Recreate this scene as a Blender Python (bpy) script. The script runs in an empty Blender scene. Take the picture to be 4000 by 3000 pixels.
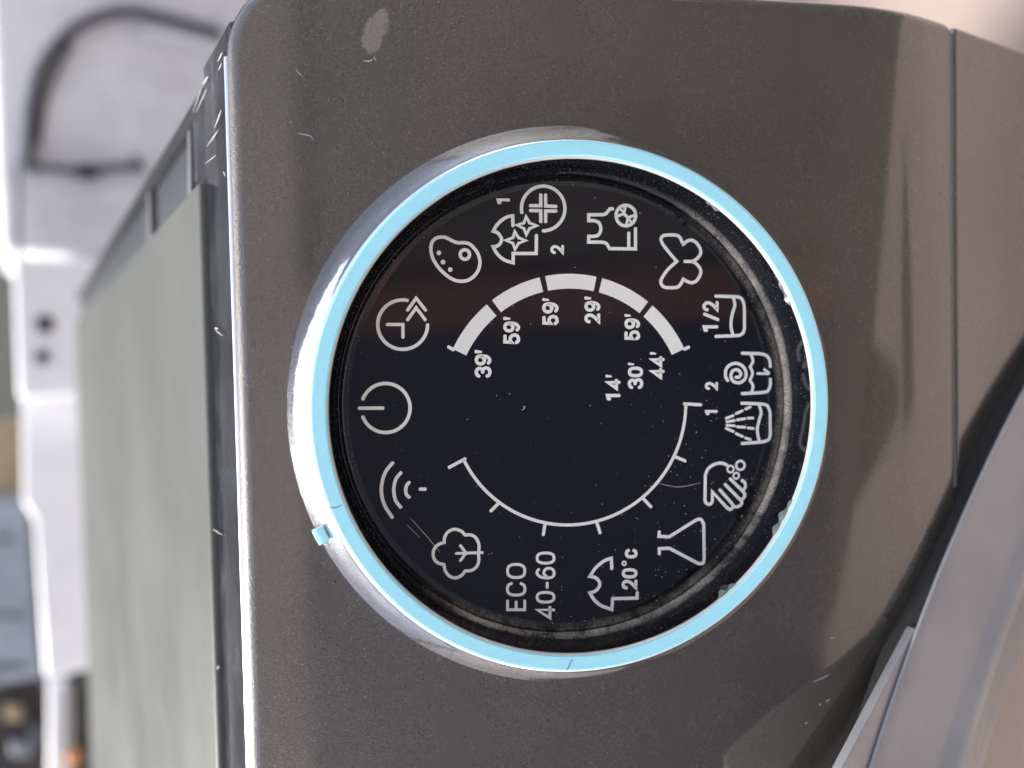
import bpy, bmesh, math, random
import numpy as np
from mathutils import Vector, Matrix

R = math.radians
random.seed(7)
scene = bpy.context.scene
col = scene.collection

# ------------------------------------------------------------------ frame of the place
# world: X = machine's right, Y = into the machine, Z = up, metres; the dial's centre is at DIAL
DIAL = np.array([0.0, 0.0, 0.80])
ALPHA = R(23.11)                                  # lean of the control panel
F = 3000.0; CX, CY = 2000.0, 1500.0               # photograph: focal length and centre in its pixels
def unit(v): return v / np.linalg.norm(v)
_n = unit(np.array([math.sin(.15995), math.sin(.0244), -1.0]))      # panel normal seen from the camera
_c = np.array([(2231.9 - CX) / F, (1583.4 - CY) / F, 1.0]) * 0.14   # dial centre seen from the camera
_x = np.array([-.026, -1.0, 0.0]); _x = unit(_x - _n * (_x @ _n))
_u = np.cross(_n, _x)
if _u[0] > 0: _u = -_u
_y = -math.cos(ALPHA) * _n + math.sin(ALPHA) * _u
_z = math.sin(ALPHA) * _n + math.cos(ALPHA) * _u
B = np.stack([_x, _y, _z])                        # camera vector -> world vector
UP = np.array([0, math.sin(ALPHA), math.cos(ALPHA)])     # up along the panel
NOR = np.array([0, -math.cos(ALPHA), math.sin(ALPHA)])   # out of the panel
RIGHT = np.array([1.0, 0, 0])
CAM = DIAL - B @ _c

# ------------------------------------------------------------------ camera, world, sun, exposure
cam_data = bpy.data.cameras.new("camera"); cam = bpy.data.objects.new("camera", cam_data); col.objects.link(cam)
right, down, fwd = B @ np.array([1., 0, 0]), B @ np.array([0, 1., 0]), B @ np.array([0, 0, 1.])
cam.matrix_world = Matrix(((right[0], -down[0], -fwd[0], CAM[0]), (right[1], -down[1], -fwd[1], CAM[1]),
                           (right[2], -down[2], -fwd[2], CAM[2]), (0, 0, 0, 1)))
cam_data.sensor_width = 36.0; cam_data.lens = 27.0; cam_data.sensor_fit = 'HORIZONTAL'
cam_data.clip_start = 0.005; cam_data.clip_end = 500
cam_data.dof.use_dof = True; cam_data.dof.focus_distance = 0.1365; cam_data.dof.aperture_fstop = 7.2
scene.camera = cam

SUN = unit(np.array([-0.44, 0.36, 0.82]))         # towards the sun: behind the machine, to its left
elev, azim = math.asin(SUN[2]), math.atan2(SUN[0], SUN[1])
world = bpy.data.worlds.new("World"); scene.world = world; world.use_nodes = True
nt = world.node_tree; nt.nodes.clear()
sky = nt.nodes.new('ShaderNodeTexSky'); sky.sky_type = 'NISHITA'; sky.sun_disc = False
sky.dust_density = 1.6; sky.ozone_density = .2; sky.air_density = .45; sky.sun_elevation = elev; sky.sun_rotation = azim
bg = nt.nodes.new('ShaderNodeBackground'); bg.inputs['Strength'].default_value = 0.15
wo = nt.nodes.new('ShaderNodeOutputWorld')
hs = nt.nodes.new('ShaderNodeHueSaturation'); hs.inputs['Saturation'].default_value = .5      # a hazy, whitish sky
nt.links.new(sky.outputs[0], hs.inputs['Color']); nt.links.new(hs.outputs[0], bg.inputs[0]); nt.links.new(bg.outputs[0], wo.inputs[0])
sl = bpy.data.lights.new("sun", 'SUN'); sl.energy = 1.5; sl.angle = R(10); sl.color = (1.0, .95, .86)
so = bpy.data.objects.new("sun", sl); col.objects.link(so)
so.rotation_euler = Vector(SUN).to_track_quat('Z', 'Y').to_euler()
scene.view_settings.view_transform = 'Standard'; scene.view_settings.look = 'None'
scene.view_settings.exposure = 2.5; scene.view_settings.gamma = 1.0

# ------------------------------------------------------------------ helpers
def ray(px, py): return B @ np.array([(px - CX) / F, (py - CY) / F, 1.0])
def on_panel(px, py, h=0.0):
    """photo pixel -> (s right, t up) on the plane h in front of the panel"""
    d = ray(px, py); k = ((DIAL + NOR * h - CAM) @ NOR) / (d @ NOR)
    p = CAM + d * k - DIAL
    return np.array([p @ RIGHT, p @ UP])
def on_y(px, py, Y):
    d = ray(px, py); return CAM + d * ((Y - CAM[1]) / d[1])
def on_z(px, py, Z):
    d = ray(px, py); return CAM + d * ((Z - CAM[2]) / d[2])
def pw(s, t, h=0.0): return DIAL + RIGHT * s + UP * t + NOR * h

def mat(name, color=(.5, .5, .5), rough=.5, metal=0.0, coat=0.0, coat_rough=.05, spec=.5, coat_ior=1.5):
    m = bpy.data.materials.new(name); m.use_nodes = True
    b = m.node_tree.nodes['Principled BSDF']
    b.inputs['Base Color'].default_value = (*color, 1); b.inputs['Roughness'].default_value = rough
    b.inputs['Metallic'].default_value = metal; b.inputs['Coat Weight'].default_value = coat
    b.inputs['Coat Roughness'].default_value = coat_rough; b.inputs['Coat IOR'].default_value = coat_ior; b.inputs['Specular IOR Level'].default_value = spec
    return m
class N:
    """tiny node-graph writer"""
    def __init__(s, m): s.t = m.node_tree; s.b = s.t.nodes['Principled BSDF']
    def new(s, kind, **kw):
        n = s.t.nodes.new(kind)
        for k, v in kw.items():
            if hasattr(n, k): setattr(n, k, v)
        return n
    def link(s, a, b): s.t.links.new(a, b)
    def pos(s): return s.new('ShaderNodeNewGeometry').outputs['Position']
    def noise(s, vec, scale, detail=2, rough=.5):
        n = s.new('ShaderNodeTexNoise'); n.inputs['Scale'].default_value = scale
        n.inputs['Detail'].default_value = detail; n.inputs['Roughness'].default_value = rough
        s.link(vec, n.inputs['Vector']); return n
    def ramp(s, fac, stops):
        r = s.new('ShaderNodeValToRGB'); e = r.color_ramp.elements
        while len(e) < len(stops): e.new(.5)
        for q, (p, c) in zip(e, stops): q.position = p; q.color = (*c, 1) if len(c) == 3 else c
        s.link(fac, r.inputs[0]); return r.outputs[0]
    def math(s, op, a, b=None, clamp=False):
        n = s.new('ShaderNodeMath', operation=op, use_clamp=clamp)
        for i, v in enumerate((a, b)):
            if v is None: continue
            if isinstance(v, (int, float)): n.inputs[i].default_value = v
            else: s.link(v, n.inputs[i])
        return n.outputs[0]
    def mix(s, fac, a, b):
        n = s.new('ShaderNodeMix', data_type='RGBA')
        for sock, v in ((n.inputs[0], fac), (n.inputs[6], a), (n.inputs[7], b)):
            if isinstance(v, (int, float)): sock.default_value = v
            elif isinstance(v, tuple): sock.default_value = (*v, 1)
            else: s.link(v, sock)
        return n.outputs[2]
    def bump(s, h, strength, dist):
        n = s.new('ShaderNodeBump'); n.inputs['Strength'].default_value = strength; n.inputs['Distance'].default_value = dist
        s.link(h, n.inputs['Height']); s.link(n.outputs[0], s.b.inputs['Normal']); return n
    def dist_to(s, p):
        n = s.new('ShaderNodeVectorMath', operation='DISTANCE'); s.link(s.pos(), n.inputs[0]); n.inputs[1].default_value = tuple(p)
        return n.outputs['Value']

def build(name, verts, faces, m, parent=None, smooth=True, **props):
    """one mesh object from world-space vertices, its origin at their middle"""
    v = np.array([tuple(p) for p in verts], float); c = (v.min(0) + v.max(0)) / 2
    me = bpy.data.meshes.new(name); me.from_pydata((v - c).tolist(), [], faces); me.update()
    if smooth: me.polygons.foreach_set('use_smooth', [True] * len(me.polygons))
    me.materials.append(m)
    o = bpy.data.objects.new(name, me); col.objects.link(o); o.location = c
    if parent is not None: attach(o, parent)
    for k, q in props.items(): o[k] = q
    return o
def fix_normals(o, recalc=True):
    bm = bmesh.new(); bm.from_mesh(o.data); bmesh.ops.remove_doubles(bm, verts=bm.verts, dist=1e-7)
    bmesh.ops.recalc_face_normals(bm, faces=bm.faces); bm.to_mesh(o.data); bm.free(); return o
WORLD_AT = {}
def attach(o, p):
    o.parent = p; o.matrix_parent_inverse = Matrix.Translation(-Vector(WORLD_AT[p.name]))
def empty(name, at, parent=None, **props):
    o = bpy.data.objects.new(name, None); col.objects.link(o); o.location = at; o.empty_display_size = .02
    WORLD_AT[o.name] = tuple(at)
    if parent is not None: attach(o, parent)
    for k, q in props.items(): o[k] = q
    return o
def sharp_by_angle(o, deg=35):
    bm = bmesh.new(); bm.from_mesh(o.data)
    for e in bm.edges:
        if len(e.link_faces) == 2 and e.calc_face_angle(0) > R(deg): e.smooth = False
    bm.to_mesh(o.data); bm.free(); return o

def box_mesh(c, size, axes=(np.array([1., 0, 0]), np.array([0, 1., 0]), np.array([0, 0, 1.])), bevel=0.0, seg=2):
    bm = bmesh.new(); bmesh.ops.create_cube(bm, size=1.0)
    for v in bm.verts: v.co = Vector((v.co.x * size[0], v.co.y * size[1], v.co.z * size[2]))
    if bevel: bmesh.ops.bevel(bm, geom=list(bm.edges), offset=bevel, segments=seg, affect='EDGES', profile=.5)
    V = [np.array(c) + axes[0] * v.co.x + axes[1] * v.co.y + axes[2] * v.co.z for v in bm.verts]
    bm.verts.index_update(); Fc = [[v.index for v in f.verts] for f in bm.faces]; bm.free(); return V, Fc
def box(name, lo, hi, m, parent=None, bevel=0.0, seg=2, **props):
    lo, hi = np.array(lo, float), np.array(hi, float)
    V, Fc = box_mesh((lo + hi) / 2, hi - lo, bevel=bevel, seg=seg)
    return build(name, V, Fc, m, parent, smooth=bevel > 0, **props)
def slab(name, poly, m, parent=None, thick=(0, .02, 0), bevel=0.0, **props):
    """a world-space polygon given thickness along a vector"""
    n = len(poly); t = np.array(thick, float)
    bm = bmesh.new(); a = [bm.verts.new(p) for p in poly]; b = [bm.verts.new(np.array(p) + t) for p in poly]
    bm.faces.new(a); bm.faces.new(b[::-1])
    for i in range(n): bm.faces.new((a[i], b[i], b[(i + 1) % n], a[(i + 1) % n]))
    bmesh.ops.recalc_face_normals(bm, faces=bm.faces)
    if bevel: bmesh.ops.bevel(bm, geom=list(bm.edges), offset=bevel, segments=3, affect='EDGES', profile=.5)
    bm.verts.index_update(); V = [np.array(v.co) for v in bm.verts]; Fc = [[v.index for v in f.verts] for f in bm.faces]; bm.free()
    return build(name, V, Fc, m, parent, smooth=bevel > 0, **props)
def lathe(name, prof, m, parent=None, seg=256, arc=None, **props):
    """(r, h) profile turned about the dial's axis"""
    V, Fc = [], []
    full = arc is None; a0, a1 = arc or (0, 2 * math.pi)
    k = seg if full else seg + 1
    for i in range(k):
        a = a0 + (a1 - a0) * i / seg
        for r, h in prof: V.append(pw(r * math.cos(a), r * math.sin(a), h))
    p = len(prof)
    for i in range(seg):
        j = (i + 1) % k
        for q in range(p - 1): Fc.append((i * p + q, j * p + q, j * p + q + 1, i * p + q + 1))
    return build(name, V, Fc, m, parent, **props)
def catmull(P, closed=False, sub=6):
    P = [np.array(p, float) for p in P]; n = len(P); out = []
    for i in range(n if closed else n - 1):
        g = (lambda k: P[k % n]) if closed else (lambda k: P[min(max(k, 0), n - 1)])
        a, b, c, d = g(i - 1), g(i), g(i + 1), g(i + 2)
        for j in range(sub):
            t = j / sub
            out.append(.5 * ((2 * b) + (c - a) * t + (2 * a - 5 * b + 4 * c - d) * t * t + (3 * b - a - 3 * c + d) * t ** 3))
    if not closed: out.append(P[-1])
    return out
def arc_pts(c, rx, ry, a0, a1, n=28):
    """pixel ellipse; degrees counted from image right, clockwise as seen (y down)"""
    return [(c[0] + rx * math.cos(R(a0 + (a1 - a0) * i / n)), c[1] + ry * math.sin(R(a0 + (a1 - a0) * i / n))) for i in range(n + 1)]
class Print:
    """flat print on the dial face: strokes and filled outlines, each a hair above the one before"""
    def __init__(s): s.v, s.f, s.k = [], [], 0
    H0 = 4.0e-5; STEP = 7e-6
    def h(s): s.k += 1; return s.H0 + s.STEP * s.k
    def stroke(s, pts, w=13.0, closed=False, taper=None):
        """pts in photo pixels"""
        h = s.h(); P = [on_panel(*p) for p in pts]; Q = [P[0]]
        for p in P[1:]:
            if np.linalg.norm(p - Q[-1]) > 2e-5: Q.append(p)
        if closed and np.linalg.norm(Q[0] - Q[-1]) < 2e-5: Q.pop()
        n = len(Q); hw = w / F * .14 / 2; base = len(s.v); L, Rr = [], []
        for i in range(n):
            a = Q[(i - 1) % n] if (closed or i > 0) else None
            b = Q[(i + 1) % n] if (closed or i < n - 1) else None
            d1 = unit(Q[i] - a) if a is not None else None; d2 = unit(b - Q[i]) if b is not None else None
            if d1 is None: d1 = d2
            if d2 is None: d2 = d1
            n1, n2 = np.array([-d1[1], d1[0]]), np.array([-d2[1], d2[0]])
            mm = n1 + n2
            if np.linalg.norm(mm) < .3: mm = n1
            mm = unit(mm); k = min(1 / max(mm @ n1, .35), 2.2)
            q = hw if taper is None else hw * (taper[0] + (taper[1] - taper[0]) * i / (n - 1))
            L.append(Q[i] + mm * q * k); Rr.append(Q[i] - mm * q * k)
        for l, r in zip(L, Rr): s.v += [pw(*l, h), pw(*r, h)]
        for i in range(n if closed else n - 1):
            j = (i + 1) % n
            s.f.append((base + 2 * i, base + 2 * i + 1, base + 2 * j + 1, base + 2 * j))
        if not closed:
            for end in (0, n - 1):
                d = unit(Q[0] - Q[1]) if end == 0 else unit(Q[-1] - Q[-2]); nn = np.array([-d[1], d[0]])
                q = hw if taper is None else hw * taper[0 if end == 0 else 1]
                cap = [Q[end] + q * (nn * math.cos(t) + d * math.sin(t) * .8) for t in np.linspace(0, math.pi, 9)]
                b0 = len(s.v); s.v += [pw(*c, h) for c in cap]; s.f.append(tuple(range(b0, b0 + 9)))
        return s
    def fill(s, pts):
        h = s.h(); b0 = len(s.v); s.v += [pw(*on_panel(*p), h) for p in pts]; s.f.append(tuple(range(b0, b0 + len(pts)))); return s
    def band(s, outer, inner):
        h = s.h(); b0 = len(s.v); n = len(outer)
        s.v += [pw(*p, h) for p in outer] + [pw(*p, h) for p in inner]
        for i in range(n - 1): s.f.append((b0 + i, b0 + i + 1, b0 + n + i + 1, b0 + n + i))
        return s
    def done(s, name, m, parent, **kw):
        o = build(name, s.v, s.f, m, parent, smooth=False, **kw)
        bm = bmesh.new(); bm.from_mesh(o.data)
        for f in bm.faces:
            f.normal_update()
            if f.normal.dot(Vector(NOR)) < 0: f.normal_flip()
        bm.to_mesh(o.data); bm.free(); return o

# ------------------------------------------------------------------ materials
def grain_material(name, color, rough, metal, coat, coat_rough, grain=.45, smudge=False, spot=.16, coat_ior=1.5):
    m = mat(name, color, rough, metal, coat, coat_rough, coat_ior=coat_ior); g = N(m); p = g.pos()
    mp_ = g.new('ShaderNodeMapping'); mp_.inputs['Scale'].default_value = (1.5, .7, .7); g.link(p, mp_.inputs['Vector'])
    fine = g.noise(mp_.outputs[0], 3000, 3, .7); mid = g.noise(p, 700, 2); big = g.noise(p, 38, 3, .55)
    vor = g.new('ShaderNodeTexVoronoi'); vor.inputs['Scale'].default_value = 5200; g.link(p, vor.inputs['Vector'])
    sep = g.new('ShaderNodeSeparateColor'); g.link(vor.outputs['Color'], sep.inputs[0])
    flake = g.math('GREATER_THAN', sep.outputs[0], .988)
    c0 = g.ramp(fine.outputs['Fac'], [(.3, tuple(c * (1 - .6 * grain) for c in color)), (.7, tuple(c * (1 + .7 * grain) for c in color))])
    c1 = g.mix(g.math('MULTIPLY', flake, spot), c0, (.62, .58, .53))
    dk = g.ramp(big.outputs['Fac'], [(.35, (.90, .90, .91)), (.65, (1.08, 1.07, 1.06))])
    mul = g.new('ShaderNodeMix', data_type='RGBA', blend_type='MULTIPLY'); mul.inputs[0].default_value = 1
    g.link(c1, mul.inputs[6]); g.link(dk, mul.inputs[7]); c2 = mul.outputs[2]
    if smudge:   # a dried splash and a few rubbed places on the paint
        s, t = on_panel(1465, 118); q = pw(s, t)
        stretch = g.new('ShaderNodeVectorMath', operation='SUBTRACT'); g.link(p, stretch.inputs[0]); stretch.inputs[1].default_value = tuple(q)
        dx = g.new('ShaderNodeVectorMath', operation='DOT_PRODUCT'); g.link(stretch.outputs[0], dx.inputs[0])
        ax = unit(RIGHT * .93 - UP * .36); dx.inputs[1].default_value = tuple(ax / .0046)
        dy = g.new('ShaderNodeVectorMath', operation='DOT_PRODUCT'); g.link(stretch.outputs[0], dy.inputs[0])
        ay = unit(RIGHT * .36 + UP * .93); dy.inputs[1].default_value = tuple(ay / .0021)
        rr = g.math('ADD', g.math('POWER', g.math('ABSOLUTE', dx.outputs['Value']), 2.0), g.math('POWER', g.math('ABSOLUTE', dy.outputs['Value']), 2.0))
        edge = g.math('ADD', rr, g.math('MULTIPLY', g.math('SUBTRACT', mid.outputs['Fac'], .5), 1.6))
        mask = g.ramp(edge, [(.62, (1, 1, 1)), (.95, (0, 0, 0))])
        c2 = g.mix(g.math('MULTIPLY', mask, .42), c2, (.33, .30, .27))
    g.link(c2, g.b.inputs['Base Color'])
    wp = g.new('ShaderNodeMapping'); wp.inputs['Scale'].default_value = (22, 60, 60); wp.inputs['Rotation'].default_value = (0, .5, .25); g.link(p, wp.inputs['Vector'])
    wipe = g.noise(wp.outputs[0], 1.0, 5, .62)
    rg = g.ramp(g.math('ADD', g.math('MULTIPLY', wipe.outputs['Fac'], .8), g.math('MULTIPLY', mid.outputs['Fac'], .2)), [(.33, (rough * .8,) * 3), (.68, (rough * 1.35,) * 3)]); g.link(rg, g.b.inputs['Roughness'])
    g.link(g.ramp(wipe.outputs['Fac'], [(.35, (coat_rough * .7,) * 3), (.7, (coat_rough * 2.4,) * 3)]), g.b.inputs['Coat Roughness'])
    g.bump(fine.outputs['Fac'], grain, .0002)
    return m
M_panel = grain_material('panel_paint', (.062, .054, .047), .26, .6, 1.0, .06, grain=.85, smudge=True, coat_ior=1.85)
M_lower = grain_material('cabinet_paint', (.070, .060, .052), .24, .6, 1.0, .05, grain=.35, coat_ior=1.85)
M_door = grain_material('door_silver', (.30, .30, .305), .38, .25, .2, .2, grain=.08, spot=.05)
M_rib = grain_material('gasket_rim', (.16, .16, .165), .35, .4, .2, .1, grain=.3, spot=.2)
M_gap = mat('dark_gap', (.012, .012, .012), .6)
M_chrome = mat('chrome', (.80, .80, .82), .045, 1.0)
g = N(M_chrome); p = g.pos(); s_ = g.noise(p, 260, 3, .6); _w = g.noise(p, 70, 2, .5); g.bump(g.math('ADD', g.math('MULTIPLY', s_.outputs['Fac'], .12), _w.outputs['Fac']), .35, .0012)
M_blue = mat('light_blue_paint', (.30, .69, .85), .34, spec=.45)
g = N(M_blue); p = g.pos(); nz = g.noise(p, 900, 3, .6)
g.link(g.ramp(nz.outputs['Fac'], [(.3, (.345, .735, .86)), (.7, (.375, .77, .88))]), g.b.inputs['Base Color'])
M_lip = mat('clear_plastic_edge', (.62, .66, .64), .16, .3)
M_face = mat('gloss_black_face', (.0055, .006, .009), .05, spec=.5)
g = N(M_face); p = g.pos()
haze_n = g.noise(p, 90, 5, .65); streak = g.noise(p, 30, 3)
g.link(g.ramp(haze_n.outputs['Fac'], [(.35, (.035,) * 3), (.75, (.11,) * 3)]), g.b.inputs['Roughness'])
g.link(g.ramp(streak.outputs['Fac'], [(.4, (.0050, .0056, .0090)), (.75, (.0085, .009, .012))]), g.b.inputs['Base Color'])
def dusty_black(name, lo, hi, strength=1.0):
    """black plastic with grey-tan dust that has settled in the lower half of the ring"""
    m = mat(name, (.006, .0065, .009), .10, spec=.9); g = N(m); p = g.pos()
    rel = g.new('ShaderNodeVectorMath', operation='SUBTRACT'); g.link(p, rel.inputs[0]); rel.inputs[1].default_value = tuple(DIAL)
    d = g.new('ShaderNodeVectorMath', operation='DOT_PRODUCT'); g.link(rel.outputs[0], d.inputs[0])
    low = unit(-UP * .78 - RIGHT * .55); d.inputs[1].default_value = tuple(low / .042)
    h = g.new('ShaderNodeVectorMath', operation='DOT_PRODUCT'); g.link(rel.outputs[0], h.inputs[0]); h.inputs[1].default_value = tuple(NOR * 1000)
    side = g.ramp(g.math('ADD', d.outputs['Value'], .12), [(.0, (0, 0, 0)), (.30, (1, 1, 1))])
    n1 = g.noise(p, 2600, 4, .75); n2 = g.noise(p, 110, 5, .7)
    hmask = g.ramp(g.math('MULTIPLY', h.outputs['Value'], .1), [(max(lo, .0), (1, 1, 1)), (hi, (0, 0, 0))])
    amt = g.math('MULTIPLY', g.math('MULTIPLY', side, hmask), g.ramp(n2.outputs['Fac'], [(.36, (.06,) * 3), (.60, (1,) * 3)]))
    amt = g.math('MULTIPLY', amt, strength)
    dr_ = []
    for ax in (RIGHT, UP):
        q = g.new('ShaderNodeVectorMath', operation='DOT_PRODUCT'); g.link(rel.outputs[0], q.inputs[0]); q.inputs[1].default_value = tuple(ax * 1000)
        dr_.append(g.math('POWER', g.math('ABSOLUTE', q.outputs['Value']), 2.0))
    rad_ = g.math('POWER', g.math('ADD', dr_[0], dr_[1]), .5)                    # millimetres from the axis
    rad_ = g.math('ADD', rad_, g.math('MULTIPLY', g.math('SUBTRACT', n2.outputs['Fac'], .5), 1.6))
    amt = g.math('MULTIPLY', amt, g.math('MULTIPLY', g.math('SUBTRACT', rad_, 39.9), .75, clamp=True))
    amt = g.math('MULTIPLY', amt, g.ramp(n1.outputs['Fac'], [(.38, (.25,) * 3), (.60, (1,) * 3)]))
    speck = g.math('GREATER_THAN', g.noise(p, 3200, 1).outputs['Fac'], .715)
    amt = g.math('MAXIMUM', amt, g.math('MULTIPLY', speck, .35))
    g.link(g.mix(amt, (.006, .0065, .009), (.52, .465, .385)), g.b.inputs['Base Color'])
    g.link(g.ramp(amt, [(.05, (.07,) * 3), (.35, (.85,) * 3)]), g.b.inputs['Roughness'])
    g.bump(g.math('MULTIPLY', n1.outputs['Fac'], amt), .6, .0002)
    return m
M_wall = dusty_black('dusty_ring_wall', .07, .17)
M_cove = dusty_black('dusty_groove', .9, 1.0, .45)
M_print = mat('white_print', (.72, .72, .67), .45)
M_dust = mat('dust', (.55, .53, .49), .9)
M_film = mat('torn_clear_film', (.13, .15, .15), .2)
M_scratch = mat('scratched_bare', (.36, .345, .33), .4)
M_crack = mat('crack', (.10, .17, .21), .7)
M_board = mat('worktop_laminate', (.095, .10, .092), .40, spec=.12)
g = N(M_board); p = g.pos(); nz = g.noise(p, 600, 2); _b = g.noise(p, 14, 4, .6)
g.link(g.ramp(nz.outputs['Fac'], [(.3, (.082, .086, .080)), (.7, (.093, .097, .091))]), g.b.inputs['Base Color'])
g.link(g.ramp(_b.outputs['Fac'], [(.35, (.30,) * 3), (.7, (.52,) * 3)]), g.b.inputs['Roughness'])
M_trim = mat('worn_gloss_plastic', (.045, .047, .054), .16, spec=.3)
g = N(M_trim); p = g.pos(); nz = g.noise(p, 120, 4, .6)
g.link(g.ramp(nz.outputs['Fac'], [(.35, (.10,) * 3), (.7, (.30,) * 3)]), g.b.inputs['Roughness'])
g.link(g.ramp(g.noise(p, 60, 3).outputs['Fac'], [(.35, (.016, .017, .021)), (.7, (.030, .032, .037))]), g.b.inputs['Base Color'])
_sm = g.noise(p, 45, 3, .6); g.bump(_sm.outputs['Fac'], .5, .0012)
M_frame = mat('grey_plastic_frame', (.042, .046, .052), .35, spec=.25)
M_ridge = mat('pale_plastic', (.11, .11, .115), .35)
M_side = mat('cabinet_side', (.30, .29, .28), .4)

# ------------------------------------------------------------------ the setting
def ground_material():
    m = mat('pinkish_paving', (.5, .4, .35), .85); g = N(m); p = g.pos()
    a = g.noise(p, 2.2, 4, .6); b = g.noise(p, 60, 3)
    g.link(g.ramp(a.outputs['Fac'], [(.3, (.215, .168, .150)), (.7, (.25, .198, .178))]), g.b.inputs['Base Color'])
    g.bump(b.outputs['Fac'], .2, .004); return m
M_ground = ground_material()
M_road = mat('asphalt', (.05, .048, .046), .9)
gs = 60.0
build('road', [(-gs, -gs, -.12), (gs, -gs, -.12), (gs, gs, -.12), (-gs, gs, -.12)], [(0, 1, 2, 3)], M_road, smooth=False, kind='structure')
# the paved strip the machine stands on ends in a kerb in front of it
slab('pavement', [(-gs, -2.0 - 1.8 * gs, 0), (.5 * gs, -2.0 + .9 * gs, 0), (.5 * gs, gs, 0), (-gs, gs, 0)], M_ground, None, (0, 0, -.119), kind='structure')

# ------------------------------------------------------------------ the washing machine
# profile of the front, unrolled: q metres down from the dial's centre, the paint leaning back ALPHA and bending to vertical
Q_TOP, Q_BEND0, Q_BEND1, Q_SEAM = -.0588, .050, .085, .0862
def prof(q):
    """distance q down the front -> (y, z, lean)"""
    if q <= Q_BEND0: y, z = 0 - UP[1] * q, -UP[2] * q; return DIAL[1] + y, DIAL[2] + z, ALPHA
    y, z = -UP[1] * Q_BEND0, -UP[2] * Q_BEND0; x = Q_BEND0; st = .0005; lean = ALPHA
    while x < q - 1e-9:
        d = min(st, q - x); f = min((x + d / 2 - Q_BEND0) / (Q_BEND1 - Q_BEND0), 1); f = f * f * (3 - 2 * f); lean = ALPHA * (1 - f) + R(1.0) * f
        y -= math.sin(lean) * d; z -= math.cos(lean) * d; x += d
    return DIAL[1] + y, DIAL[2] + z, lean
PAN_H = -.0006                                             # the paint lies this far behind the dial's groove
def skin(s, q, h):
    y, z, l = prof(q); h += PAN_H
    return np.array([s, y - math.cos(l) * h, z + math.sin(l) * h])

W_TOP = on_panel(880, 120)[0]                              # where the right edge starts
S_R, S_L = .0762, -.5238
mc = empty('washing_machine', ((S_R + S_L) / 2, .18, 0), label='dark metallic grey washing machine with a round black program dial ringed in light blue', category='washing machine')

def rounded_panel(name, s0, s1, q0, q1, rad, bev, depth, m, parent, seg=7, nq=46, hoff=0.0):
    """a plate on the machine's front with rounded corners (rad: top-right, bottom-right, bottom-left, top-left), rolled edges and a skirt going back"""
    def loop(d):
        pts = []
        cs = [(s1, q0, 0), (s1, q1, 1), (s0, q1, 2), (s0, q0, 3)]
        r = [max(k - d, 1e-4) for k in rad]
        a, b, c, e = s0 + d, s1 - d, q0 + d, q1 - d
        corner = lambda sx, qx, rr, a0: [(sx + rr * math.cos(R(a0 + 90 * i / 10)), qx + rr * math.sin(R(a0 + 90 * i / 10))) for i in range(11)]
        tr = corner(b - r[0], c + r[0], r[0], -90); br = corner(b - r[1], e - r[1], r[1], 0)
        bl = corner(a + r[2], e - r[2], r[2], 90); tl = corner(a + r[3], c + r[3], r[3], 180)
        side = lambda p0, p1, n: [(p0[0] + (p1[0] - p0[0]) * i / n, p0[1] + (p1[1] - p0[1]) * i / n) for i in range(1, n)]
        return tr + side(tr[-1], br[0], nq) + br + side(br[-1], bl[0], 24) + bl + side(bl[-1], tl[0], nq) + tl + side(tl[-1], tr[0], 24)
    V, Fc = [], []; rings = [(0.0, -depth), (0.0, -bev * 1.02)]
    for i in range(seg + 1): a = math.pi / 2 * i / seg; rings.append((bev * (1 - math.cos(a)), -bev * (1 - math.sin(a))))
    rings.append((bev + .0004, 0.0))
    for d, h in rings:
        for s, q in loop(d): V.append(skin(s, q, h + hoff))
    L = len(loop(0))
    for k in range(len(rings) - 1):
        for i in range(L): j = (i + 1) % L; Fc.append((k * L + i, k * L + j, (k + 1) * L + j, (k + 1) * L + i))
    # inside: rows across
    d = rings[-1][0]; base = (len(rings) - 1) * L
    cr = 11; Rt = list(range(0, 11 + nq - 1 + 11)); st = 11 + nq - 1 + 11 + 23
    Lt = list(range(st, st + 11 + nq - 1 + 11))[::-1]
    for i in range(len(Rt) - 1): Fc.append((base + Rt[i], base + Rt[i + 1], base + Lt[i + 1], base + Lt[i]))
    # straight top and bottom sides already lie on the first and last row
    top = [base + k for k in [Lt[0]] + list(range(st + 11 + nq - 1 + 11, L)) + [Rt[0]]]
    bot = [base + k for k in [Rt[-1]] + list(range(11 + nq - 1 + 11, st)) + [Lt[-1]]]
    o = build(name, V, Fc, m, parent)
    return fix_normals(o)
panel = rounded_panel('control_panel', S_L, S_R, Q_TOP, Q_SEAM, (.015, .0035, .0035, .012), .0024, .022, M_panel, mc)

# cabinet front below the seam, its side, and the top
rounded_panel('front_panel', S_L, S_R + .0004, Q_SEAM + .0012, .77, (.002, .002, .002, .002), .0012, .02, M_lower, mc, hoff=-.0012)
box('seam_backing', (S_L + .004, prof(.079)[0] + .012, DIAL[2] - .095), (S_R - .004, prof(.079)[0] + .014, DIAL[2] - .066), M_gap, mc)
yt, zt, _ = prof(Q_TOP)
BEV = .0024
_pc = skin(0, Q_TOP + BEV, -BEV)
TOP_Z = _pc[2] + BEV - .0001
rear = on_z(292, 1150, TOP_Z)                              # rear right corner of the top
front_y = _pc[1] + .0002
print('top z', TOP_Z, 'rear', rear, 'front', on_z(905, 1500, TOP_Z), 'yt', yt, 'cam', CAM)
bl = [on_z(790, 705, TOP_Z), on_z(302, 1232, TOP_Z)]       # right edge of the laminate board
print('board', bl, 'front left', on_z(815, 1500, TOP_Z), 'rear y', on_z(310, 1500, TOP_Z))
S_TOPR = rear[0]
rear_y = rear[1]; board_y = on_z(815, 1500, TOP_Z)[1]
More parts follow.
